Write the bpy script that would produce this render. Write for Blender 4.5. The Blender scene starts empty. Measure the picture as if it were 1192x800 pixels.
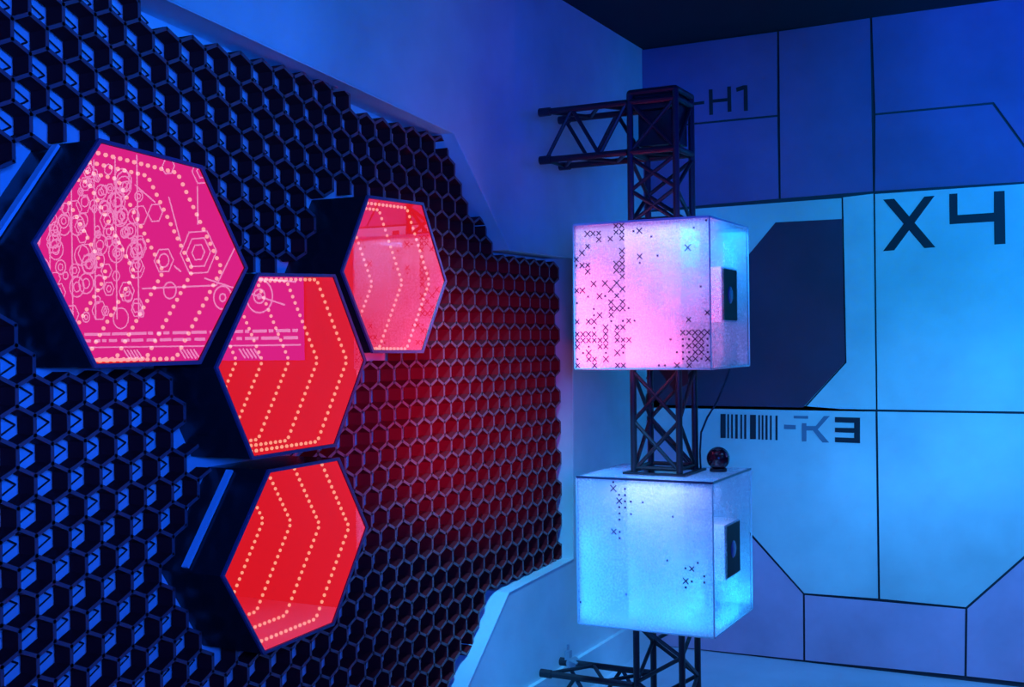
import bpy, bmesh, random
from math import *
from mathutils import Vector, Matrix
from mathutils.geometry import tessellate_polygon

random.seed(7)
scn = bpy.context.scene
COL = scn.collection

# ------------------------------------------------------------------ camera
F = 1341.0
CAM = Vector((2.176, 0.0, 1.611))
ROT = (Matrix.Rotation(radians(27.36), 3, 'Z') @ Matrix.Rotation(pi / 2 - atan(1.6 / F), 3, 'X')
       @ Matrix.Rotation(radians(-0.7), 3, 'Z'))
cam = bpy.data.cameras.new('camera')
cam.sensor_width = 36.0
cam.lens = 36.0 * F / 1192.0
cam.clip_start = 0.02
cam_ob = bpy.data.objects.new('camera', cam)
COL.objects.link(cam_ob)
cam_ob.matrix_world = Matrix.Translation(CAM) @ ROT.to_4x4()
scn.camera = cam_ob

D = 5.75            # back wall plane, y = D ; left wall plane, x = 0 ; floor z = 0
CEIL = 3.155


def ray(px, py):
    return ROT @ Vector(((px - 596) / F, -(py - 400) / F, -1))


def on_x(px, py, X=0.0):
    r = ray(px, py)
    return CAM + r * ((X - CAM.x) / r.x)


def on_y(px, py, Y=D):
    r = ray(px, py)
    return CAM + r * ((Y - CAM.y) / r.y)


# ------------------------------------------------------------------ materials
def principled(name, color, rough=0.6, metal=0.0, mottle=0.0, scale=2.0, emit=None, estr=0.0, spec=0.5, bump=0.0):
    m = bpy.data.materials.new(name)
    m.use_nodes = True
    nt = m.node_tree
    b = nt.nodes['Principled BSDF']
    b.inputs['Base Color'].default_value = (*color, 1)
    b.inputs['Roughness'].default_value = rough
    b.inputs['Metallic'].default_value = metal
    b.inputs['Specular IOR Level'].default_value = spec
    if emit:
        b.inputs['Emission Color'].default_value = (*emit, 1)
        b.inputs['Emission Strength'].default_value = estr
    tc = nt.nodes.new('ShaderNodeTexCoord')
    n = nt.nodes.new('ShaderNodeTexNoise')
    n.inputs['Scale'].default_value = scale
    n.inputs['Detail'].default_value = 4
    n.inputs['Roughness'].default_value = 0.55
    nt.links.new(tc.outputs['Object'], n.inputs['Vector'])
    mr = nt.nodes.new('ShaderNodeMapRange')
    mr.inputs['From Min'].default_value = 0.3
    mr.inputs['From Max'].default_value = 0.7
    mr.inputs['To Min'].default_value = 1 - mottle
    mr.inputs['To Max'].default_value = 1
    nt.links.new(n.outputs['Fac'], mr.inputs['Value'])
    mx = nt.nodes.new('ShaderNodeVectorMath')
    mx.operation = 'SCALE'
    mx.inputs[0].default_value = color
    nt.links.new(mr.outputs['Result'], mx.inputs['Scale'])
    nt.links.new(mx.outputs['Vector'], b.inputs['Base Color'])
    if bump:
        n2 = nt.nodes.new('ShaderNodeTexNoise')
        n2.inputs['Scale'].default_value = 60
        nt.links.new(tc.outputs['Object'], n2.inputs['Vector'])
        bp = nt.nodes.new('ShaderNodeBump')
        bp.inputs['Strength'].default_value = bump
        bp.inputs['Distance'].default_value = 0.002
        nt.links.new(n2.outputs['Fac'], bp.inputs['Height'])
        nt.links.new(bp.outputs['Normal'], b.inputs['Normal'])
    return m


def emission(name, color, strength):
    m = bpy.data.materials.new(name)
    m.use_nodes = True
    nt = m.node_tree
    nt.nodes.clear()
    o = nt.nodes.new('ShaderNodeOutputMaterial')
    e = nt.nodes.new('ShaderNodeEmission')
    e.inputs['Color'].default_value = (*color, 1)
    e.inputs['Strength'].default_value = strength
    nt.links.new(e.outputs[0], o.inputs['Surface'])
    return m


def half_mirror(name, fac):
    m = bpy.data.materials.new(name)
    m.use_nodes = True
    nt = m.node_tree
    nt.nodes.clear()
    o = nt.nodes.new('ShaderNodeOutputMaterial')
    t = nt.nodes.new('ShaderNodeBsdfTransparent')
    g = nt.nodes.new('ShaderNodeBsdfGlossy')
    g.inputs['Roughness'].default_value = 0.0
    g.inputs['Color'].default_value = (1, 1, 1, 1)
    mx = nt.nodes.new('ShaderNodeMixShader')
    mx.inputs[0].default_value = fac
    nt.links.new(t.outputs[0], mx.inputs[1])
    nt.links.new(g.outputs[0], mx.inputs[2])
    nt.links.new(mx.outputs[0], o.inputs['Surface'])
    return m


def frosted(name, clear=0.4, color=(0.9, 0.92, 0.95), speck=0.5):
    """glittery frosted acrylic: partly clear, partly scattering, with fine sparkling specks"""
    m = bpy.data.materials.new(name)
    m.use_nodes = True
    nt = m.node_tree
    nt.nodes.clear()
    N = nt.nodes.new
    L = nt.links.new
    o = N('ShaderNodeOutputMaterial')
    t = N('ShaderNodeBsdfTransparent')
    t.inputs['Color'].default_value = (0.93, 0.97, 1, 1)
    d = N('ShaderNodeBsdfDiffuse')
    d.inputs['Color'].default_value = (*color, 1)
    tl = N('ShaderNodeBsdfTranslucent')
    tl.inputs['Color'].default_value = (*color, 1)
    m1 = N('ShaderNodeMixShader')
    m1.inputs[0].default_value = 0.5
    L(d.outputs[0], m1.inputs[1])
    L(tl.outputs[0], m1.inputs[2])
    tc = N('ShaderNodeTexCoord')
    n = N('ShaderNodeTexNoise')
    n.inputs['Scale'].default_value = 110
    n.inputs['Detail'].default_value = 2
    L(tc.outputs['Object'], n.inputs['Vector'])
    n2 = N('ShaderNodeTexNoise')
    n2.inputs['Scale'].default_value = 6
    L(tc.outputs['Object'], n2.inputs['Vector'])
    ad = N('ShaderNodeMath')
    ad.operation = 'MULTIPLY'
    L(n.outputs['Fac'], ad.inputs[0])
    L(n2.outputs['Fac'], ad.inputs[1])
    mr = N('ShaderNodeMapRange')
    mr.inputs['From Min'].default_value = 0.2
    mr.inputs['From Max'].default_value = 0.36
    mr.inputs['To Min'].default_value = 1 - clear
    mr.inputs['To Max'].default_value = min(1, 1 - clear + speck)
    L(ad.outputs[0], mr.inputs['Value'])
    m2 = N('ShaderNodeMixShader')
    L(mr.outputs['Result'], m2.inputs[0])
    L(t.outputs[0], m2.inputs[1])
    L(m1.outputs[0], m2.inputs[2])
    g = N('ShaderNodeBsdfGlossy')
    g.inputs['Roughness'].default_value = 0.12
    m3 = N('ShaderNodeMixShader')
    m3.inputs[0].default_value = 0.05
    L(m2.outputs[0], m3.inputs[1])
    L(g.outputs[0], m3.inputs[2])
    L(m3.outputs[0], o.inputs['Surface'])
    return m


PAINT = principled('pale_paint', (0.86, 0.86, 0.86), 0.55, mottle=0.36, scale=1.2, bump=0.15)  # cloudy mottle on walls and panels paints haze into their colour
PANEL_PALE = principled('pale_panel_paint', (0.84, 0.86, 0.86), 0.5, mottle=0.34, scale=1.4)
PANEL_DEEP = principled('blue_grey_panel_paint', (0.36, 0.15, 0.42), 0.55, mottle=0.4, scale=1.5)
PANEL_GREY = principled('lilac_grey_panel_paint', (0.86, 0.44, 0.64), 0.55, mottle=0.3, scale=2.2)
GROOVE = principled('dark_groove', (0.05, 0.04, 0.06), 0.8)
NAVY = principled('navy_paint', (0.12, 0.045, 0.10), 0.55, mottle=0.3, scale=3)
INK = principled('black_ink', (0.02, 0.018, 0.03), 0.6)
INK_SOFT = principled('blue_ink', (0.22, 0.22, 0.30), 0.6)
BLACK = principled('dark_ceiling_paint', (0.012, 0.012, 0.02), 0.9)
FLOORM = principled('pale_floor', (0.72, 0.70, 0.78), 0.45, mottle=0.3, scale=1.2)
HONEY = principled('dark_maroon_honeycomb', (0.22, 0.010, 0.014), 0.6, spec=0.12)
HRIM = principled('lit_honeycomb_edge', (0.26, 0.10, 0.115), 0.45)  # light on the front edges, put into a paler colour
WIRE = principled('black_wire', (0.01, 0.01, 0.015), 0.6)
NICHE = principled('niche_back_paint', (0.85, 0.85, 0.85), 0.6, mottle=0.2)
HOUSING = principled('black_gloss_housing', (0.02, 0.014, 0.016), 0.25)
RIM = principled('dark_violet_bezel', (0.10, 0.06, 0.14), 0.3)
RAIL = principled('pale_mounting_rail', (0.75, 0.75, 0.8), 0.4)
RED = emission('red_mirror_glow', (0.86, 0.010, 0.022), 0.95)
REDSTRIP = emission('red_led_tape', (0.95, 0.05, 0.05), 1.0)
BEAD = emission('led_and_reflection_glow', (1.0, 0.33, 0.22), 1.25)
PANE = half_mirror('half_mirror_glass', 0.16)
STEEL = principled('black_truss_paint', (0.035, 0.028, 0.034), 0.4, metal=0.2)
ACRYL = frosted('frosted_glitter_acrylic', 0.55, speck=0.4)
ACRYL_SIDE = frosted('clear_glitter_acrylic', 0.93, (0.7, 0.92, 0.98), speck=0.25)
CLEAR_TOP = frosted('clear_acrylic_top', 0.72, (0.75, 0.85, 0.95), speck=0.1)
EDGE = principled('polished_acrylic_edge', (0.6, 0.75, 0.85), 0.2)
EDGE_DARK = principled('dark_acrylic_edge', (0.03, 0.06, 0.12), 0.3)
SLEEVE = principled('white_sleeve', (0.88, 0.88, 0.9), 0.6)
DEVICE = principled('white_device_case', (0.85, 0.87, 0.9), 0.5)
SCREEN = principled('black_device_screen', (0.006, 0.006, 0.012), 0.45, spec=0.1)
LENS = principled('blue_lens', (0.10, 0.10, 0.35), 0.1)
CROSS = principled('violet_cross_print', (0.05, 0.012, 0.06), 0.6)
BALL = principled('dark_ruby_glass', (0.05, 0.008, 0.02), 0.06, spec=0.8)
CABLE = principled('black_cable', (0.02, 0.02, 0.05), 0.5)
CLAMP = principled('worn_metal', (0.45, 0.45, 0.5), 0.4, metal=0.6)
DISPLAY_BG = emission('display_blue_ground', (0.02, 0.03, 0.85), 1.55)
DISPLAY_LINE = emission('display_pale_lines', (0.30, 0.42, 1.0), 3.1)


# ------------------------------------------------------------------ object helpers
def finish(o, label=None, cat=None, group=None, kind=None):
    if label:
        o['label'] = label
    if cat:
        o['category'] = cat
    if group:
        o['group'] = group
    if kind:
        o['kind'] = kind
    return o


def root(name, loc, label, cat, group=None):
    o = bpy.data.objects.new(name, None)
    o.empty_display_size = 0.05
    o.location = loc
    COL.objects.link(o)
    return finish(o, label, cat, group)


def base_of(p):
    v = Vector((0, 0, 0))
    while p is not None:
        v += Vector(p.location)
        p = p.parent
    return v


class MB:
    """collects geometry in world coordinates and links it as one mesh object"""

    def __init__(self):
        self.v, self.f = [], []

    def add(self, vs, fs):
        n = len(self.v)
        self.v += [tuple(v) for v in vs]
        self.f += [tuple(i + n for i in f) for f in fs]
        return self

    def box(self, a, b):
        (x0, y0, z0), (x1, y1, z1) = a, b
        vs = [(x0, y0, z0), (x1, y0, z0), (x1, y1, z0), (x0, y1, z0), (x0, y0, z1), (x1, y0, z1), (x1, y1, z1), (x0, y1, z1)]
        return self.add(vs, [(3, 2, 1, 0), (4, 5, 6, 7), (0, 1, 5, 4), (1, 2, 6, 5), (2, 3, 7, 6), (3, 0, 4, 7)])

    def tube(self, a, b, r, n=10):
        a, b = Vector(a), Vector(b)
        d = (b - a).normalized()
        u = d.cross(Vector((0, 0, 1)))
        if u.length < 1e-3:
            u = d.cross(Vector((1, 0, 0)))
        u.normalize()
        w = d.cross(u)
        vs = []
        for p in (a, b):
            for k in range(n):
                t = 2 * pi * k / n
                vs.append(p + u * (r * cos(t)) + w * (r * sin(t)))
        fs = [(k, (k + 1) % n, n + (k + 1) % n, n + k) for k in range(n)]
        fs += [tuple(range(n))[::-1], tuple(range(n, 2 * n))]
        return self.add(vs, fs)

    def prism(self, pts, off):
        """closed polygon (list of Vectors) extruded by the vector off"""
        off = Vector(off)
        n = len(pts)
        vs = [Vector(p) for p in pts] + [Vector(p) + off for p in pts]
        tris = tessellate_polygon([[Vector(p) for p in pts]])
        fs = [tuple(t) for t in tris] + [tuple(i + n for i in reversed(t)) for t in tris]
        fs += [(k, (k + 1) % n, n + (k + 1) % n, n + k) for k in range(n)]
        return self.add(vs, fs)

    def ring(self, outer, inner, off):
        """frame between two loops of equal length, extruded by off"""
        off = Vector(off)
        n = len(outer)
        vs = list(outer) + list(inner) + [p + off for p in outer] + [p + off for p in inner]
        fs = []
        for k in range(n):
            j = (k + 1) % n
            fs += [(k, j, n + j, n + k), (2 * n + k, 3 * n + k, 3 * n + j, 2 * n + j),
                   (k, 2 * n + k, 2 * n + j, j), (n + k, n + j, 3 * n + j, 3 * n + k)]
        return self.add(vs, fs)

    def ball(self, c, r, seg=8, rings=5, squash=(1, 1, 1)):
        c = Vector(c)
        vs = [c + Vector((0, 0, r * squash[2]))]
        for i in range(1, rings):
            t = pi * i / rings
            for k in range(seg):
                p = 2 * pi * k / seg
                vs.append(c + Vector((r * squash[0] * sin(t) * cos(p), r * squash[1] * sin(t) * sin(p), r * squash[2] * cos(t))))
        vs.append(c - Vector((0, 0, r * squash[2])))
        fs = [(0, 1 + k, 1 + (k + 1) % seg) for k in range(seg)]
        for i in range(rings - 2):
            for k in range(seg):
                a = 1 + i * seg
                fs.append((a + k, a + seg + k, a + seg + (k + 1) % seg, a + (k + 1) % seg))
        a = 1 + (rings - 2) * seg
        fs += [(a + k, len(vs) - 1, a + (k + 1) % seg) for k in range(seg)]
        return self.add(vs, fs)

    def build(self, name, mat, parent=None, smooth=False, recalc=True):
        off = base_of(parent)
        me = bpy.data.meshes.new(name)
        me.from_pydata([tuple(Vector(v) - off) for v in self.v], [], self.f)
        if recalc:
            bm = bmesh.new()
            bm.from_mesh(me)
            bmesh.ops.recalc_face_normals(bm, faces=bm.faces)
            bm.to_mesh(me)
            bm.free()
        me.materials.append(mat)
        if smooth:
            for p in me.polygons:
                p.use_smooth = True
        me.update()
        o = bpy.data.objects.new(name, me)
        COL.objects.link(o)
        o.parent = parent
        return o


def struct(o, label, cat):
    return finish(o, label, cat, kind='structure')


# ------------------------------------------------------------------ hexagon mirrors (outlines on their face plane)
FX = 0.09           # faces stand this far in front of the wall plane
HX = -0.055         # front of the honeycomb
HEXES = {
    'upper': [(116, 163), (234.5, 194), (287, 312), (232.5, 422.6), (110.5, 427), (39, 283)],
    'middle': [(300, 319), (389, 320.5), (425, 419.5), (390, 519), (294, 534), (251.5, 428)],
    'right': [(428, 228.5), (492, 237), (519, 327.5), (492, 410), (434, 410), (398, 316)],
    'low': [(313, 548), (394, 534), (427.5, 614), (388, 727), (307, 761), (259, 671)],
}
HEXPTS = {k: [on_x(x, y, FX) for x, y in v] for k, v in HEXES.items()}


def centre(pts):
    return sum(pts, Vector()) / len(pts)


def grow(pts, d):
    """move each vertex of a convex outline in the x-plane outwards by about d"""
    c = centre(pts)
    return [p + (p - c).normalized() * d for p in pts]


def at_x(pts, X):
    return [Vector((X, p.y, p.z)) for p in pts]


def inside(pts, y, z):
    n, hit = len(pts), False
    for k in range(n):
        a, b = pts[k], pts[(k + 1) % n]
        if (a.z > z) != (b.z > z) and y < (b.y - a.y) * (z - a.z) / (b.z - a.z) + a.y:
            hit = not hit
    return hit


# ------------------------------------------------------------------ room shell
RX, FY = 5.2, -1.6
MB().box((-0.3, FY - 0.1, -0.1), (RX + 0.1, D + 0.12, 0)).build('floor', FLOORM)
struct(bpy.data.objects['floor'], 'pale floor at the foot of the panelled wall', 'floor')
MB().box((-0.3, FY - 0.1, CEIL), (RX + 0.1, D + 0.12, CEIL + 0.1)).build('ceiling', BLACK)
struct(bpy.data.objects['ceiling'], 'unlit black ceiling above both walls', 'ceiling')
struct(MB().box((RX, FY, 0), (RX + 0.1, D, CEIL)).build('wall_right', BLACK), 'dark side wall opposite the honeycomb niche', 'wall')
struct(MB().box((-0.1, FY - 0.1, 0), (RX, FY, CEIL)).build('wall_front', BLACK), 'dark wall behind the viewer', 'wall')

# left wall with the big chamfered niche
OPEN = [on_x(*p) for p in [(-120, -147), (528, 155), (593, 291), (666, 300), (667, 651), (592, 690), (512, 872), (-120, 1264)]]
BX = -0.130          # niche back plane
rect = [Vector((0, FY, 0)), Vector((0, D, 0)), Vector((0, D, CEIL)), Vector((0, FY, CEIL))]


def sheet(loops, name, mat, parent=None):
    tris = tessellate_polygon(loops)
    vs = [v for l in loops for v in l]
    return MB().add(vs, [tuple(t) for t in tris])


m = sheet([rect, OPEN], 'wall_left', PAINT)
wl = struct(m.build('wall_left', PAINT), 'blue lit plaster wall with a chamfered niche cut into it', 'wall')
n = len(OPEN)
vs = OPEN + at_x(OPEN, BX)
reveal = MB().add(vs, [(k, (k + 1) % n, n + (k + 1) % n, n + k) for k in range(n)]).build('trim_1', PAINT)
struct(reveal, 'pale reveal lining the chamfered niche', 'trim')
holes = [at_x(grow(HEXPTS[k], -0.004), BX) for k in HEXES]
nb = sheet([at_x(grow(OPEN, 0.05), BX)] + holes, 'niche_back', NICHE).build('trim_2', NICHE)
struct(nb, 'pale board at the back of the niche', 'trim')
# raised lip round the niche, catching light along its edge
lip = MB()
for k in range(n):
    if k in (0, 1, 2, 3, 4, 5):
        a, b = OPEN[k], OPEN[(k + 1) % n]
        lip.tube(a, b, 0.004, 6)
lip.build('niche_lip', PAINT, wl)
# baseboards
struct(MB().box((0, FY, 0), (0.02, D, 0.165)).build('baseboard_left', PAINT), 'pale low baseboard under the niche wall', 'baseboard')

# back wall : dark ground with painted panels divided by grooves
wb = struct(MB().box((-0.3, D + 0.004, 0), (RX, D + 0.1, CEIL)).build('wall_back', GROOVE),
            'panelled wall behind the truss with X4 and R3 lettering', 'wall')


def inset(pts, d):
    """shrink a polygon in the back wall plane by d (simple mitred inset)"""
    n = len(pts)
    area = sum(pts[k].x * pts[(k + 1) % n].z - pts[(k + 1) % n].x * pts[k].z for k in range(n))
    s = 1 if area > 0 else -1
    out = []
    for k in range(n):
        p0, p1, p2 = pts[k - 1], pts[k], pts[(k + 1) % n]
        d1, d2 = (p1 - p0).normalized(), (p2 - p1).normalized()
        n1, n2 = Vector((-d1.z, 0, d1.x)) * s, Vector((-d2.z, 0, d2.x)) * s
        b = n1 + n2
        out.append(p1 + b * (d / max(0.3, n1.dot(b))))
    return out


def panel(pix, mat, g=0.0055):
    pts = [on_y(x, y) for x, y in pix]
    return MB().prism(inset(pts, g), (0, -0.008, 0)).build('panel', mat, wb)


SEAM_L = 730
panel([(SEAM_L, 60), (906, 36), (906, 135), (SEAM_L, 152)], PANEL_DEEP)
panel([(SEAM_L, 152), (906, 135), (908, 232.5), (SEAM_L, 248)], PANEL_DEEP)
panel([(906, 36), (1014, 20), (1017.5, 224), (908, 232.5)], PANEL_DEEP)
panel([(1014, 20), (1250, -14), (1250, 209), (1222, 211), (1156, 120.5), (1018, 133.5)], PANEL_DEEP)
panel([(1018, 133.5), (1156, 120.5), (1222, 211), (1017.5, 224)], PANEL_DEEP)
p_mark = panel([(SEAM_L, 248), (981, 229.5), (985, 422), (936, 476), (SEAM_L, 472)], PANEL_PALE)
panel([(981, 229.5), (1017.5, 225), (1020.5, 477.5), (936, 476), (985, 422)], PANEL_PALE, 0.003)
p_x4 = panel([(1017.5, 225), (1250, 209), (1250, 481.5), (1020.5, 478)], PANEL_PALE)
p_r3 = panel([(SEAM_L, 473), (1020.5, 478), (1023.5, 698), (936, 691.5), (SEAM_L, 459)], PANEL_PALE)
panel([(1020.5, 478), (1250, 481.5), (1250, 598), (1125, 708), (1023.5, 698)], PANEL_PALE)
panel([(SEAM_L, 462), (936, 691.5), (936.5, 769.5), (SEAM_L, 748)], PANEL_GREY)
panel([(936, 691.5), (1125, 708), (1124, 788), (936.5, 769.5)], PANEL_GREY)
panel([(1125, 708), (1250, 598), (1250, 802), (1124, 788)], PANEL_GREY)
h1 = wb.children[0]


def mark(polys, mat, parent, name='lettering', d=0.0105):
    m = MB()
    for pl in polys:
        m.prism([on_y(x, y, D - 0.008) for x, y in pl], (0, -(d - 0.008), 0))
    return m.build(name, mat, parent)


mark([[(903, 259), (980, 255), (984, 421), (935, 474.5), (770, 471.5), (752, 440)]], NAVY, p_mark, 'painted_emblem')
mark([[(1028, 232.5), (1041, 231.5), (1089, 288), (1076, 289)]], INK, p_x4)
mark([[(1076, 229), (1088, 228), (1041, 291.5), (1028, 292.5)]], INK, p_x4, d=0.0107)
mark([[(1105, 226), (1114.5, 225.3), (1114.7, 250.5), (1157, 247.7), (1157, 223), (1169.5, 222.2), (1170.5, 284),
       (1157.5, 284.8), (1157.2, 258), (1105.5, 261.2)]], INK, p_x4)


def z7(x, y):
    return (800 + x / 2.5, 220 + y / 2.5)


bars = []
for a, b in [(97, 112), (117, 122), (128, 133), (140, 147), (155, 160), (166, 172), (183, 200), (207, 212), (217, 222),
             (228, 234), (241, 246), (257, 263)]:
    t = 655 + (a - 97) * 0.03
    bo = 725 + (a - 97) * 0.04
    bars.append([z7(a, t), z7(b, t), z7(b, bo), z7(a, bo)])
mark(bars, INK, p_r3, 'barcode')
mark([[z7(282, 686), z7(316, 687.5), z7(316, 700), z7(282, 699)]], INK_SOFT, p_r3)
mark([[z7(334, 682), z7(347, 682), z7(347, 735), z7(334, 735)],
      [z7(310, 660), z7(352, 661), z7(352, 669), z7(310, 668)],
      [z7(347, 690), z7(374, 690), z7(398, 661), z7(415, 661), z7(380, 700), z7(413, 738), z7(394, 738), z7(366, 703), z7(347, 703)]],
     INK_SOFT, p_r3)
mark([[z7(430, 664), z7(503, 666), z7(503, 740), z7(430, 737), z7(430, 723), z7(486, 725), z7(486, 710), z7(430, 708),
       z7(430, 695), z7(486, 696), z7(486, 681), z7(430, 679)]], INK, p_r3)


def z1(x, y):
    return (720 + x / 4.706, 90 + y / 4.706)


mark([[z1(398, 140), z1(470, 130), z1(470, 147), z1(398, 155)],
      [z1(495, 68), z1(515, 66), z1(518, 205), z1(498, 207)],
      [z1(517, 122), z1(597, 114), z1(597, 132), z1(517, 140)],
      [z1(596, 52), z1(616, 50), z1(619, 188), z1(599, 190)],
      [z1(644, 58), z1(686, 44), z1(706, 44), z1(709, 183), z1(688, 185), z1(686, 68), z1(648, 80)]], INK, h1)

# ------------------------------------------------------------------ honeycomb and the wire behind it
CW, CP = 0.0985, 0.0705            # cell width, row pitch
ST = CP / 1.5                      # straight side
TIP = ST / 2
open_in = OPEN
clear = [grow(HEXPTS[k], 0.0) for k in HEXES]


def ok_cell(y, z):
    if not inside(OPEN, y, z):
        return False
    # whole cell within the opening
    for k in range(6):
        a = pi / 6 + k * pi / 3
        if not inside(OPEN, y + CW * 0.42 * cos(a), z + (ST + TIP) * 0.45 * sin(a)):
            return False
    for c in clear:
        if inside(c, y, z):
            return False
    return True


Y0, Z0 = 4.145, 1.923
segs = {}
for r in range(-30, 14):
    z = Z0 + r * CP
    for c in range(-36, 10):
        y = Y0 + c * CW + (CW / 2 if r % 2 else 0)
        if not ok_cell(y, z):
            continue
        ring = [(y, z + ST / 2 + TIP), (y + CW / 2, z + ST / 2), (y + CW / 2, z - ST / 2), (y, z - ST / 2 - TIP),
                (y - CW / 2, z - ST / 2), (y - CW / 2, z + ST / 2)]
        for k in range(6):
            a, b = ring[k], ring[(k + 1) % 6]
            key = tuple(sorted((round((p[0] - Y0) / CW * 2), round((p[1] - Z0) / CP * 3)) for p in (a, b)))
            segs[key] = (a, b)
hm, hr = MB(), MB()
HT, HD = 0.0095, 0.054
keep = [grow(HEXPTS[k], 0.012) for k in HEXES]
for a, b in segs.values():
    if any(inside(c, *p) for c in keep for p in (a, b, ((a[0] + b[0]) / 2, (a[1] + b[1]) / 2))):
        continue
    dy, dz = b[0] - a[0], b[1] - a[1]
    l = hypot(dy, dz)
    ny, nz = -dz / l * HT / 2, dy / l * HT / 2
    ey, ez = dy / l * HT * 0.28, dz / l * HT * 0.28
    q = [(a[0] - ey + ny, a[1] - ez + nz), (b[0] + ey + ny, b[1] + ez + nz), (b[0] + ey - ny, b[1] + ez - nz), (a[0] - ey - ny, a[1] - ez - nz)]
    bx = [(0, 1, 2, 3), (7, 6, 5, 4), (0, 4, 5, 1), (1, 5, 6, 2), (2, 6, 7, 3), (3, 7, 4, 0)]
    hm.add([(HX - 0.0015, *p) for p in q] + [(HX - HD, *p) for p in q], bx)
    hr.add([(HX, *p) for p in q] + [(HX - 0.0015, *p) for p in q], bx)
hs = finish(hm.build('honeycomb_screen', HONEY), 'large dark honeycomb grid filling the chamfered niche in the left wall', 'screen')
hr.build('painted_lit_rim', HRIM, hs)

wm = MB()
WX = BX + 0.009
for r in range(-34, 18):
    z = Z0 + r * CP
    for c in range(-36, 10):
        y = Y0 + c * CW + (CW / 2 if r % 2 else 0)
        if not inside(OPEN, y, z):
            continue
        a = (WX, y - 0.004, z + 0.028)
        t = (WX, y + 0.047, z)
        b = (WX, y - 0.004, z - 0.028)
        if any(inside(grow(h, 0.03), p[1], p[2]) for h in HEXPTS.values() for p in (a, t, b)):
            continue
        if all(inside(OPEN, p[1], p[2]) for p in (a, t, b)):
            wm.tube(a, t, 0.0024, 4)
            wm.tube(t, b, 0.0024, 4)
finish(wm.build('zigzag_wire_mesh', WIRE), 'black zigzag wire mesh stretched behind the honeycomb openings', 'mesh')

# ------------------------------------------------------------------ infinity mirrors
HL = {
    'upper': 'large red infinity mirror hexagon with circuit drawing reflections, leftmost of the cluster',
    'middle': 'red infinity mirror hexagon half covered by a pink reflection, directly above the lowest hexagon',
    'right': 'narrow red infinity mirror hexagon nearest the truss cubes, with a pale band across it',
    'low': 'plain red infinity mirror hexagon without reflections, lowest of the cluster',
}
RINGS = {'upper': [0.075, 0.18, 0.29, 0.40, 0.51], 'middle': [0.06, 0.175, 0.29, 0.40, 0.51],
         'right': [0.06, 0.175, 0.305, 0.43], 'low': [0.06, 0.175, 0.29, 0.405, 0.52]}
for k, face in HEXPTS.items():
    c = centre(face)
    rt = root('infinity_mirror', (HX, c.y, min(p.z for p in face)), HL[k], 'mirror', 'red hexagon infinity mirrors')
    inner = grow(face, -0.008)
    # housing : short outer tube from the face back to the honeycomb
    MB().ring(grow(face, 0.002), inner, (-(FX - BX) - 0.004, 0, 0)).build('housing', HOUSING, rt)
    MB().ring(at_x(grow(face, 0.004), FX + 0.003), at_x(grow(face, -0.007), FX + 0.003), (-0.008, 0, 0)).build('bezel', RIM, rt)
    # reflected red depth of the mirror, built as a glowing tunnel
    deep = RINGS[k][-1] + 0.12
    ins = grow(face, -0.0085)
    t = MB()
    nn = len(ins)
    vs = at_x(ins, FX - 0.002) + at_x(ins, FX - deep)
    t.add(vs, [(i, (i + 1) % nn, nn + (i + 1) % nn, nn + i) for i in range(nn)] + [tuple(range(nn, 2 * nn))])
    t.build('mirror_depth_glow', RED, rt, recalc=False)
    for d in RINGS[k]:  # first ring is the LED row, deeper ones its mirror images as beads
        lp = at_x(grow(face, -0.014), FX - d)
        s = MB()
        for i in range(nn):
            a, b = lp[i], lp[(i + 1) % nn]
            L = (b - a).length
            q = max(3, round(L / 0.0225))
            for j in range(q):
                s.ball(a.lerp(b, (j + 0.5) / q), 0.0058, 6, 4)
        st = s.build('led_or_mirrored_string', BEAD, rt, smooth=True)
    pv = at_x(grow(face, -0.0075), FX - 0.001)
    MB().add(pv, [tuple(range(nn))]).build('glass_pane', PANE, rt, recalc=False)
    # pale mounting rail along the upper left edge at the back of the housing
    a, b = face[5], face[0]
    d = (b - a).normalized()
    nrm = Vector((0, -d.z, d.y))
    if nrm.dot(a - c) < 0:
        nrm = -nrm
    if k in ('upper', 'low'):
        p = [a + d * 0.01 + nrm * 0.004, b - d * 0.01 + nrm * 0.004, b - d * 0.01 + nrm * 0.012, a + d * 0.01 + nrm * 0.012]
        MB().prism(at_x(p, HX + 0.004), (0.022, 0, 0)).build('mounting_rail', RAIL, rt)

# ------------------------------------------------------------------ truss tower and arms
TX0, TX1, TY0, TY1 = 0.512, 0.70, 4.25, 4.44
CR, BR = 0.0130, 0.0082
ARM_T, ARM_B = 2.55, 2.354


def zig(m, p, q, a, b, n, flip=False):
    """zigzag bracing between chord p->q and chord a->b in n bays"""
    p, q, a, b = map(Vector, (p, q, a, b))
    for i in range(n):
        s, e = i / n, (i + 1) / n
        x, y = (p.lerp(q, s), a.lerp(b, e)) if (i % 2 == 0) != flip else (a.lerp(b, s), p.lerp(q, e))
        m.tube(x, y, BR, 8)


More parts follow.
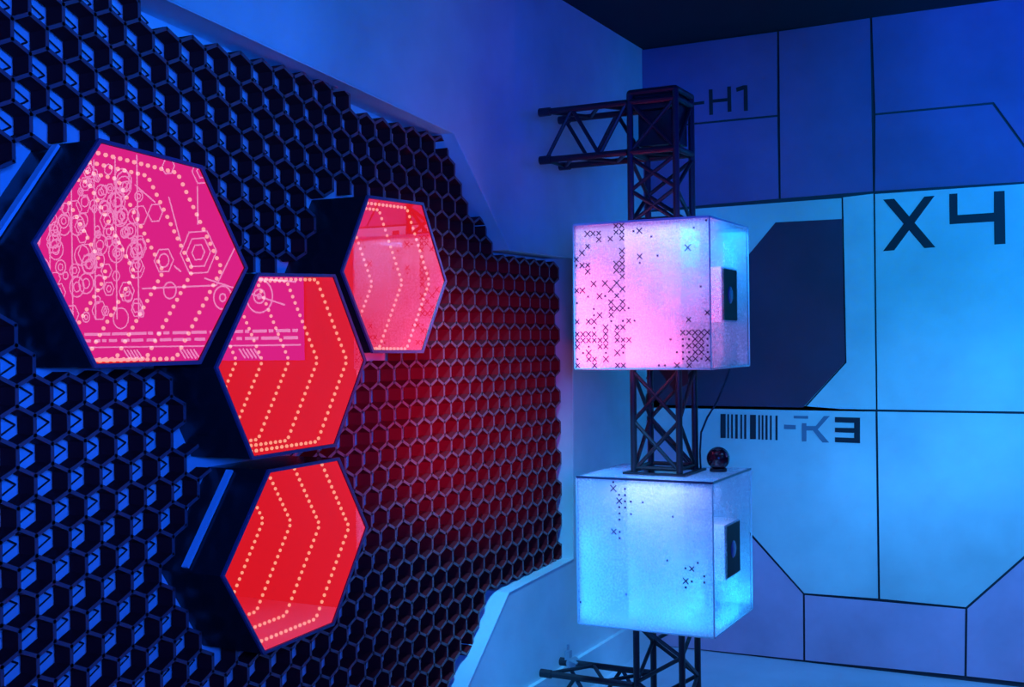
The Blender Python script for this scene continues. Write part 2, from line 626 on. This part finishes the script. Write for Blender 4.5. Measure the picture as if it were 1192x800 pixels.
tw = root('truss_tower', ((TX0 + TX1) / 2, (TY0 + TY1) / 2, 0), 'black square truss tower standing in the corner through both cubes', 'truss')
TOP = 2.585
for x in (TX0, TX1):
    for y in (TY0, TY1):
        MB().tube((x, y, 0.012), (x, y, TOP), CR, 12).build('chord', STEEL, tw)
faces = [((TX0, TY0), (TX1, TY0)), ((TX0, TY1), (TX1, TY1)), ((TX0, TY0), (TX0, TY1)), ((TX1, TY0), (TX1, TY1))]
for i, ((xa, ya), (xb, yb)) in enumerate(faces):
    for z0, z1_, nb_ in ((0.03, 0.50, 4), (1.10, 1.49, 2), (2.075, 2.33, 2)):
        m = MB()
        zig(m, (xa, ya, z0), (xa, ya, z1_), (xb, yb, z0), (xb, yb, z1_), nb_, flip=(i % 2 == 1))
        zz = z0 + 0.01
        m.tube((xa, ya, zz), (xb, yb, zz), BR, 8)
        if i == 0 and z0 > 1:
            zig(m, (xa, ya, z0), (xa, ya, z1_), (xb, yb, z0), (xb, yb, z1_), nb_, flip=True)
        m.build('bracing', STEEL, tw)
MB().box((TX0 - 0.06, TY0 - 0.06, 0), (TX1 + 0.06, TY1 + 0.06, 0.012)).build('foot_plate', STEEL, tw)
# corner block where the upper arm joins
m = MB()
for z in (ARM_B, ARM_T, TOP):
    m.tube((TX0, TY0, z), (TX1, TY0, z), CR)
    m.tube((TX0, TY1, z), (TX1, TY1, z), CR)
    m.tube((TX0, TY0, z), (TX0, TY1, z), CR)
    m.tube((TX1, TY0, z), (TX1, TY1, z), CR)
    m.tube((TX0, TY0, z), (TX1, TY1, z), BR)
m.tube((TX0, TY0, ARM_B), (TX1, TY0, ARM_T), BR)
m.tube((TX1, TY0, ARM_B), (TX0, TY0, ARM_T), BR)
m.tube((TX0, TY1, ARM_B), (TX1, TY1, ARM_T), BR)
m.tube((TX1, TY0, ARM_B), (TX1, TY1, ARM_T), BR)
m.box((TX0 + 0.012, TY0 + 0.02, ARM_T - 0.03), (TX1 - 0.012, TY1 - 0.02, TOP))  # solid fills stand in for the darkness seen through the frame
m.box((TX0 + 0.012, TY0 + 0.06, ARM_B + 0.03), (TX1 - 0.012, TY1 - 0.02, ARM_T - 0.03))
m.build('corner_block', STEEL, tw)
# gusset plate under the upper cube
m = MB()
m.prism([Vector((TX0 + 0.035, TY1 - 0.02, 1.503)), Vector((TX1 - 0.02, TY1 - 0.02, 1.503)), Vector((TX1 - 0.02, TY1 - 0.02, 1.435)), Vector((TX0 + 0.11, TY1 - 0.02, 1.405))], (0, 0.004, 0))
m.build('gusset', STEEL, tw)


def arm(name, label, zb, zt, xl, clampy=False):
    r = bpy.data.objects.new(name, None)
    COL.objects.link(r)
    r.parent = tw
    r['label'] = label
    x1 = TX0 - CR - 0.001
    for y in (TY0, TY1):
        for z in (zb, zt):
            MB().tube((xl, y, z), (x1, y, z), CR, 12).build('chord', STEEL, r)
    m = MB()
    for y, fl in ((TY0, True), (TY1, False)):
        zig(m, (xl + 0.01, y, zt), (x1, y, zt), (xl + 0.01, y, zb), (x1, y, zb), 3, flip=fl)
    for z, fl in ((zt, False), (zb, True)):
        zig(m, (xl + 0.01, TY0, z), (x1, TY0, z), (xl + 0.01, TY1, z), (x1, TY1, z), 3, flip=fl)
    m.tube((xl + 0.005, TY0, zb), (xl + 0.005, TY1, zb), BR, 8)
    m.build('bracing', STEEL, r)
    for y in (TY0, TY1):
        for z in (zb, zt):
            MB().tube((xl - 0.018, y, z), (xl + 0.03, y, z), CR * 1.35, 12).build('end_fitting', STEEL, r)
    return r


arm('arm', 'black horizontal truss arm at the top of the tower', ARM_B, ARM_T, 0.135)
ra = arm('arm', 'black horizontal truss arm near the floor', 0.065, 0.25, 0.11)
m = MB()
q = Vector((0.15, TY1, 0.25))
m.tube(q + Vector((0, -0.022, 0)), q + Vector((0, 0.022, 0)), 0.022, 12)
m.box((0.118, TY1 - 0.014, 0.262), (0.140, TY1 + 0.014, 0.30))
m.tube((0.128, TY1, 0.30), (0.128, TY1, 0.325), 0.006, 8)
m.tube((0.150, TY1 - 0.03, 0.268), (0.185, TY1 - 0.03, 0.258), 0.007, 8)
m.build('pipe_clamp', CLAMP, ra)

# ------------------------------------------------------------------ lit acrylic cubes
BX0, BX1, BY0, BY1 = 0.334, 0.881, 4.09, 4.60
T = 0.006


def cross_marks(z0, z1_, prob, step=0.0235):
    m = MB()
    W, H = BX1 - BX0, z1_ - z0
    nx, nz = int(W / step), int(H / step)
    for i in range(nx):
        for j in range(nz):
            u, v = (i + 0.5) / nx, 1 - (j + 0.5) / nz          # v runs down from the top
            p, small = prob(u, v)
            if random.random() > p:
                if random.random() < small:
                    x, z = BX0 + u * W, z1_ - v * H
                    s = step * 0.16
                    m.box((x - s, BY0 - 0.0012, z - s), (x + s, BY0 - 0.0004, z + s))
                continue
            x, z = BX0 + u * W, z1_ - v * H
            s, w = step * random.uniform(0.36, 0.52), step * 0.085
            for sg in (1, -1):
                d = Vector((s, 0, s * sg))
                nn = Vector((-sg, 0, 1)).normalized() * w
                p0 = Vector((x, BY0 - 0.0012 - (0.0002 if sg > 0 else 0), z))
                m.prism([p0 - d - nn, p0 + d - nn, p0 + d + nn, p0 - d + nn], (0, 0.0008, 0))
    return m


def cube(z0, z1_, label, prob, dev):
    r = root('acrylic_cube', ((BX0 + BX1) / 2, (BY0 + BY1) / 2, z0), label, 'light box', 'lit acrylic cubes on the truss')
    MB().box((BX0, BY0, z0), (BX1, BY0 + T, z1_)).build('front_pane', ACRYL, r)
    zc = z0 + (z1_ - z0) * 0.5
    wy0, wy1, wz0, wz1 = BY0 + 0.172, BY1 - 0.158, zc - 0.099, zc + 0.099

    def loop(a0, b0, a1, b1):
        return [Vector((BX1, a0, b0)), Vector((BX1, a1, b0)), Vector((BX1, a1, b1)), Vector((BX1, a0, b1))]

    MB().ring(loop(BY0 + T, z0, BY1, z1_), loop(wy0, wz0, wy1, wz1), (-T, 0, 0)).build('side_pane', ACRYL_SIDE, r)
    MB().box((BX0, BY0 + T, z0), (BX0 + T, BY1, z1_)).build('side_pane', SLEEVE, r)  # unseen left pane, made opaque white to hold back pink spill
    MB().box((BX0 + T, BY1 - T, z0), (BX1 - T, BY1, z1_)).build('back_pane', ACRYL, r)

    def plate(z, mat, name):
        # square ring of acrylic round the truss
        o = [Vector((BX0, BY0, z)), Vector((BX1, BY0, z)), Vector((BX1, BY1, z)), Vector((BX0, BY1, z))]
        e = 0.012
        i = [Vector((TX0 + e, TY0 + e, z)), Vector((TX1 - e, TY0 + e, z)), Vector((TX1 - e, TY1 - e, z)), Vector((TX0 + e, TY1 - e, z))]
        e = -0.013
        i = [Vector((TX0 + e, TY0 + e, z)), Vector((TX1 - e, TY0 + e, z)), Vector((TX1 - e, TY1 - e, z)), Vector((TX0 + e, TY1 - e, z))]
        return MB().ring(o, i, (0, 0, 0.005)).build(name, mat, r)

    plate(z1_, CLEAR_TOP, 'top_plate')
    plate(z0 - 0.005, ACRYL, 'bottom_plate')
    e = MB()
    s = 0.0022
    for x in (BX0, BX1):
        e.box((x - s, BY0 - s, z0), (x + s, BY0 + s, z1_))
    e.box((BX1 - s, BY1 - s, z0), (BX1 + s, BY1 + s, z1_))
    e.box((BX0, BY0 - s, z0 - s), (BX1, BY0 + s, z0 + s))
    e.box((BX1 - s, BY0, z0 - s), (BX1 + s, BY1, z0 + s))
    e.build('polished_edge', EDGE, r)
    e = MB()
    e.box((BX0, BY0 - s, z1_ - s), (BX1, BY0 + s, z1_ + 0.005 + s * 0.5))
    e.box((BX1 - s, BY0, z1_ - s), (BX1 + s, BY1, z1_ + 0.005 + s * 0.5))
    e.build('top_edge', EDGE_DARK if dev == 'low' else EDGE, r)
    # white sleeve round the truss inside the cube
    q = 0.022
    o = [Vector((TX0 - q, TY0 - q, z0 + 0.002)), Vector((TX1 + q, TY0 - q, z0 + 0.002)), Vector((TX1 + q, TY1 + q, z0 + 0.002)), Vector((TX0 - q, TY1 + q, z0 + 0.002))]
    i = [Vector((TX0 - q + 0.004, TY0 - q + 0.004, z0 + 0.002)), Vector((TX1 + q - 0.004, TY0 - q + 0.004, z0 + 0.002)),
         Vector((TX1 + q - 0.004, TY1 + q - 0.004, z0 + 0.002)), Vector((TX0 - q + 0.004, TY1 + q - 0.004, z0 + 0.002))]
    MB().ring(o, i, (0, 0, z1_ - z0 - 0.004)).build('inner_sleeve', SLEEVE, r)
    cross_marks(z0, z1_, prob).build('printed_pattern', CROSS, r)['kind'] = 'stuff'
    # device on the sleeve looking out through the side pane
    x0, x1 = TX1 + q, BX1 - T - 0.001
    case = MB().box((x0, BY0 + 0.16, zc - 0.105), (x1, BY1 - 0.15, zc + 0.105)).build('device_case', DEVICE, r)
    MB().box((x1, wy0 + 0.001, wz0 + 0.001), (BX1 - 0.002, wy1 - 0.001, wz1 - 0.001)).build('screen', SCREEN, case)
    MB().ball((BX1 - 0.002, (wy0 + wy1) / 2, zc), 0.034, 16, 10, (0.18, 1, 1)).build('lens', LENS, case, smooth=True)
    return r


def prob_top(u, v):
    if u < 0.41:
        p = 0.08 + 0.55 * max(0, v - 0.25)
        if v < 0.14 and u > 0.16:
            p = 0.5
        if 0.36 < u < 0.42:
            p = max(p, 0.5)
        return p, 0.25 * v
    if u > 0.80:
        return (0.55 if v > 0.72 else 0.12 if v > 0.5 else 0.01), (0.4 if v > 0.72 else 0.05)
    return 0.01, 0.03


def prob_low(u, v):
    if 0.26 < u < 0.42 and v < 0.45:
        return 0.16, 0.3
    if u > 0.80 and 0.5 < v < 0.72:
        return 0.12, 0.3
    return 0.0, 0.015


U0, U1, L0, L1 = 1.505, 2.062, 0.515, 1.082
cube(U0, U1, 'pink and white lit acrylic cube with dark cross pattern, upper one on the truss', prob_top, 'top')
cube(L0, L1, 'icy blue lit acrylic cube carrying the dark glass ball, lower one on the truss', prob_low, 'low')

# plate at the foot of the middle truss piece, on top of the lower cube
ZT = L1 + 0.005
o = [Vector((TX0 - 0.035, TY0 - 0.035, ZT)), Vector((TX1 + 0.035, TY0 - 0.035, ZT)), Vector((TX1 + 0.035, TY1 + 0.035, ZT)), Vector((TX0 - 0.035, TY1 + 0.035, ZT))]
e = -0.013
i = [Vector((TX0 + e, TY0 + e, ZT)), Vector((TX1 - e, TY0 + e, ZT)), Vector((TX1 - e, TY1 - e, ZT)), Vector((TX0 + e, TY1 - e, ZT))]
MB().ring(o, i, (0, 0, 0.008)).build('collar_plate', STEEL, tw)

# dark glass ball lamp on the lower cube
bc = Vector((0.795, 4.44, ZT))
rb = root('ball_lamp', bc, 'dark ruby glass ball lamp resting on top of the lower cube', 'lamp')
MB().ball(bc + Vector((0, 0, 0.052)), 0.046, 24, 16).build('glass_ball', BALL, rb, smooth=True)
m = MB()
m.tube(bc, bc + Vector((0, 0, 0.012)), 0.034, 20)
m.build('base', STEEL, rb)

# thin cable from the upper cube to the tower
pts = [Vector((0.83, 4.50, U0 - 0.007)), Vector((0.812, 4.488, 1.44)), Vector((0.785, 4.47, 1.365)), Vector((0.748, 4.452, 1.30)),
       Vector((0.724, 4.445, 1.24)), Vector((0.718, 4.445, 1.16)), Vector((0.72, 4.446, 1.098))]
m = MB()
for a, b in zip(pts, pts[1:]):
    m.tube(a, b, 0.004, 8)
    m.ball(b, 0.004, 8, 5)
co = m.build('hanging_cable', CABLE, None, smooth=True)
finish(co, 'thin dark cable hanging from the upper cube beside the tower', 'cable')

# ------------------------------------------------------------------ lit circuit drawing board further along the back wall
DX0, DX1, DZ0, DZ1 = 2.42, 5.1, 1.515, 3.0
rd = root('circuit_display', ((DX0 + DX1) / 2, D - 0.02, DZ0), 'backlit blue board of circuit drawings reflected in the hexagon mirrors', 'display')
MB().box((DX0, D - 0.03, DZ0), (DX1, D - 0.008, DZ1)).build('board', DISPLAY_BG, rd)
dm = MB()
YD = D - 0.0305


def dline(a, b, w=0.008):
    a, b = Vector((a[0], YD, a[1])), Vector((b[0], YD, b[1]))
    d = (b - a).normalized()
    nn = Vector((-d.z, 0, d.x)) * w / 2
    dm.prism([a - nn, b - nn, b + nn, a + nn], (0, -0.001, 0))


def dring(c, r, n, w=0.008, rot=0.0):
    o = [Vector((c[0] + r * cos(rot + 2 * pi * k / n), YD, c[1] + r * sin(rot + 2 * pi * k / n))) for k in range(n)]
    i = [Vector((c[0] + (r - w) * cos(rot + 2 * pi * k / n), YD, c[1] + (r - w) * sin(rot + 2 * pi * k / n))) for k in range(n)]
    dm.ring(o, i, (0, -0.001, 0))


rr = random.Random(3)
for _ in range(150):                                         # dense chain of rings at the far end
    x = rr.uniform(3.75, 5.0)
    z = 1.80 + (DZ1 - 1.9) * rr.random()
    r_ = rr.choice([0.03, 0.04, 0.055, 0.075])
    n_ = rr.choice([6, 20, 20])
    dring((x, z), r_, n_, 0.010)
    if rr.random() < 0.5:
        dring((x, z), r_ * 0.5, n_, 0.009)
for x in (3.78, 3.98, 4.18, 4.4, 4.62, 4.84):
    dline((x, 1.8), (x, 2.9), 0.012)
for (x, z, r_, n_) in [(3.25, 2.22, 0.16, 6), (3.25, 2.22, 0.11, 6), (3.25, 2.22, 0.06, 6), (3.55, 2.18, 0.09, 6), (3.55, 2.18, 0.05, 20),
                       (3.5, 1.98, 0.06, 20), (3.62, 2.5, 0.07, 6), (2.75, 1.92, 0.11, 24), (2.75, 1.92, 0.05, 20), (2.75, 1.92, 0.02, 12),
                       (3.05, 1.92, 0.08, 24), (3.05, 1.92, 0.03, 20), (2.9, 2.4, 0.09, 24), (3.2, 2.75, 0.1, 6), (3.2, 2.75, 0.06, 6),
                       (2.6, 2.2, 0.08, 6), (3.5, 2.8, 0.06, 6), (2.62, 2.75, 0.07, 20)]:
    dring((x, z), r_, n_, 0.011)
for a, b in [((3.1, 2.0), (3.75, 2.0)), ((3.25, 2.4), (3.25, 2.65)), ((3.1, 2.0), (2.9, 2.3)), ((2.5, 2.35), (2.8, 2.35)), ((2.8, 2.35), (2.9, 2.45)),
             ((3.4, 2.3), (3.5, 2.6)), ((3.62, 2.57), (3.8, 2.7)), ((2.55, 1.86), (3.2, 2.05)), ((2.46, 2.0), (2.75, 2.03)), ((3.4, 2.1), (3.46, 2.14))]:
    dline(a, b, 0.011)
for k in range(5):
    dline((2.98, 2.55 + k * 0.03), (3.08, 2.55 + k * 0.03), 0.012)
for z in (1.70, 1.655):                                      # rows of dashes under the drawing
    x = 2.45
    while x < 4.3:
        w = rr.uniform(0.03, 0.16)
        dline((x, z), (x + w, z), 0.020)
        x += w + rr.uniform(0.012, 0.04)
dline((2.43, 1.61), (5.0, 1.61), 0.010)
for bx in (2.75, 3.25, 3.75):
    for k in range(5):
        dline((bx + k * 0.03, 1.53), (bx + 0.05 + k * 0.03, 1.59), 0.012)
dm.build('drawn_lines', DISPLAY_LINE, rd)

# ------------------------------------------------------------------ lights


def light(name, kind, loc, target, color, energy, size=0.5, spot=None, blend=0.6):
    l = bpy.data.lights.new(name, kind)
    l.color = color
    l.energy = energy
    if kind == 'AREA':
        l.shape = 'DISK'
        l.size = size
    else:
        l.shadow_soft_size = size
    if kind == 'SPOT':
        l.spot_size = radians(spot)
        l.spot_blend = blend
    o = bpy.data.objects.new(name, l)
    COL.objects.link(o)
    o.location = loc
    if target is not None:
        o.rotation_euler = (Vector(target) - Vector(loc)).to_track_quat('-Z', 'Y').to_euler()
    return o


CYAN = (0.014, 0.33, 1.0)


def strip(name, loc, sx, sy, up, color, energy):
    """LED strip panel inside a cube, facing up or down"""
    o = light(name, 'AREA', loc, None, color, energy, 0.1)
    o.data.shape = 'RECTANGLE'
    o.data.size, o.data.size_y = sx, sy
    o.rotation_euler = (pi if up else 0, 0, 0)
    return o


light('blue_flood', 'SPOT', (2.5, 0.05, 1.85), (0.0, 2.5, 1.75), (0.004, 0.10, 1.0), 580, 0.3, 68, 1.0)
light('cyan_wall_washer', 'SPOT', (3.1, 3.1, 2.1), (1.9, D, 1.9), (0.0, 0.35, 1.0), 430, 0.25, 76, 1.0)
light('blue_wall_washer', 'SPOT', (3.4, 3.4, 2.5), (2.6, D, 2.95), (0.0, 0.015, 1.0), 300, 0.25, 62, 1.0)
light('cyan_corner_washer', 'SPOT', (0.7, 2.9, 2.9), (0.0, 4.3, 0.5), (0.05, 0.42, 1.0), 430, 0.15, 46, 1.0)
light('added_cyan_floor_fill', 'SPOT', (2.6, 3.8, 2.9), (1.3, 5.5, 0.1), (0.06, 0.34, 1.0), 380, 0.2, 54, 1.0)  # added unseen lamp, brightens floor and lower back wall
light('cyan_upper_washer', 'SPOT', (2.6, 1.2, 2.6), (0.0, 2.7, 2.9), (0.0, 0.28, 1.0), 120, 0.2, 42, 1.0)
light('blue_end_washer', 'SPOT', (2.4, 3.0, 2.3), (0.0, 4.9, 2.7), (0.0, 0.02, 1.0), 70, 0.2, 46, 1.0)
light('added_red_fill', 'SPOT', (2.0, 2.4, 1.5), (0.0, 3.35, 1.5), (1.0, 0.01, 0.04), 110, 0.1, 32, 1.0)  # added unseen lamp, gives the honeycomb its red glow
light('added_red_fill', 'SPOT', (1.1, 2.6, 1.25), (0.0, 3.85, 1.33), (1.0, 0.01, 0.05), 75, 0.08, 38, 1.0)  # second added red fill, for the honeycomb's far end
# LED strips inside the cubes
xm, ym = (BX0 + BX1) / 2, (BY0 + BY1) / 2
strip('pink_strip', (0.55, BY0 + 0.07, U0 + 0.01), 0.40, 0.10, True, (1.0, 0.05, 0.18), 2.0)
o = strip('pink_strip', (BX0 + 0.010, BY0 + 0.07, U0 + 0.20), 0.34, 0.10, True, (1.0, 0.03, 0.13), 2.0)
o.rotation_euler = (0, -pi / 2, 0)
strip('white_strip', (xm, BY0 + 0.07, U1 - 0.01), 0.5, 0.10, False, (0.42, 0.45, 0.9), 1.0)
strip('cyan_strip', (0.80, ym, U1 - 0.01), 0.13, 0.4, False, (0.01, 0.36, 1.0), 3.2)
strip('cyan_strip', (0.80, ym, L0 + 0.01), 0.13, 0.4, True, (0.03, 0.45, 1.0), 2.0)
strip('ice_strip', (0.58, BY0 + 0.07, L0 + 0.01), 0.45, 0.10, True, (0.02, 0.24, 1.0), 1.0)
o = strip('ice_strip', (BX0 + 0.010, BY0 + 0.07, L0 + 0.20), 0.34, 0.10, True, (0.002, 0.19, 1.0), 1.8)
o.rotation_euler = (0, -pi / 2, 0)
strip('white_strip', (xm + 0.06, BY0 + 0.07, L1 - 0.01), 0.38, 0.10, False, (0.40, 0.45, 1.0), 0.9)

w = bpy.data.worlds.new('world')
scn.world = w
w.use_nodes = True
w.node_tree.nodes['Background'].inputs[0].default_value = (0.01, 0.03, 0.12, 1)
w.node_tree.nodes['Background'].inputs[1].default_value = 0.2

scn.view_settings.view_transform = 'Standard'
scn.view_settings.look = 'None'
scn.view_settings.gamma = 1
scn.view_settings.exposure = 0
scn.view_settings.use_curve_mapping = False
scn.cycles.max_bounces = 8
scn.cycles.transparent_max_bounces = 16
scn.cycles.use_denoising = True
scn.cycles.sample_clamp_indirect = 4
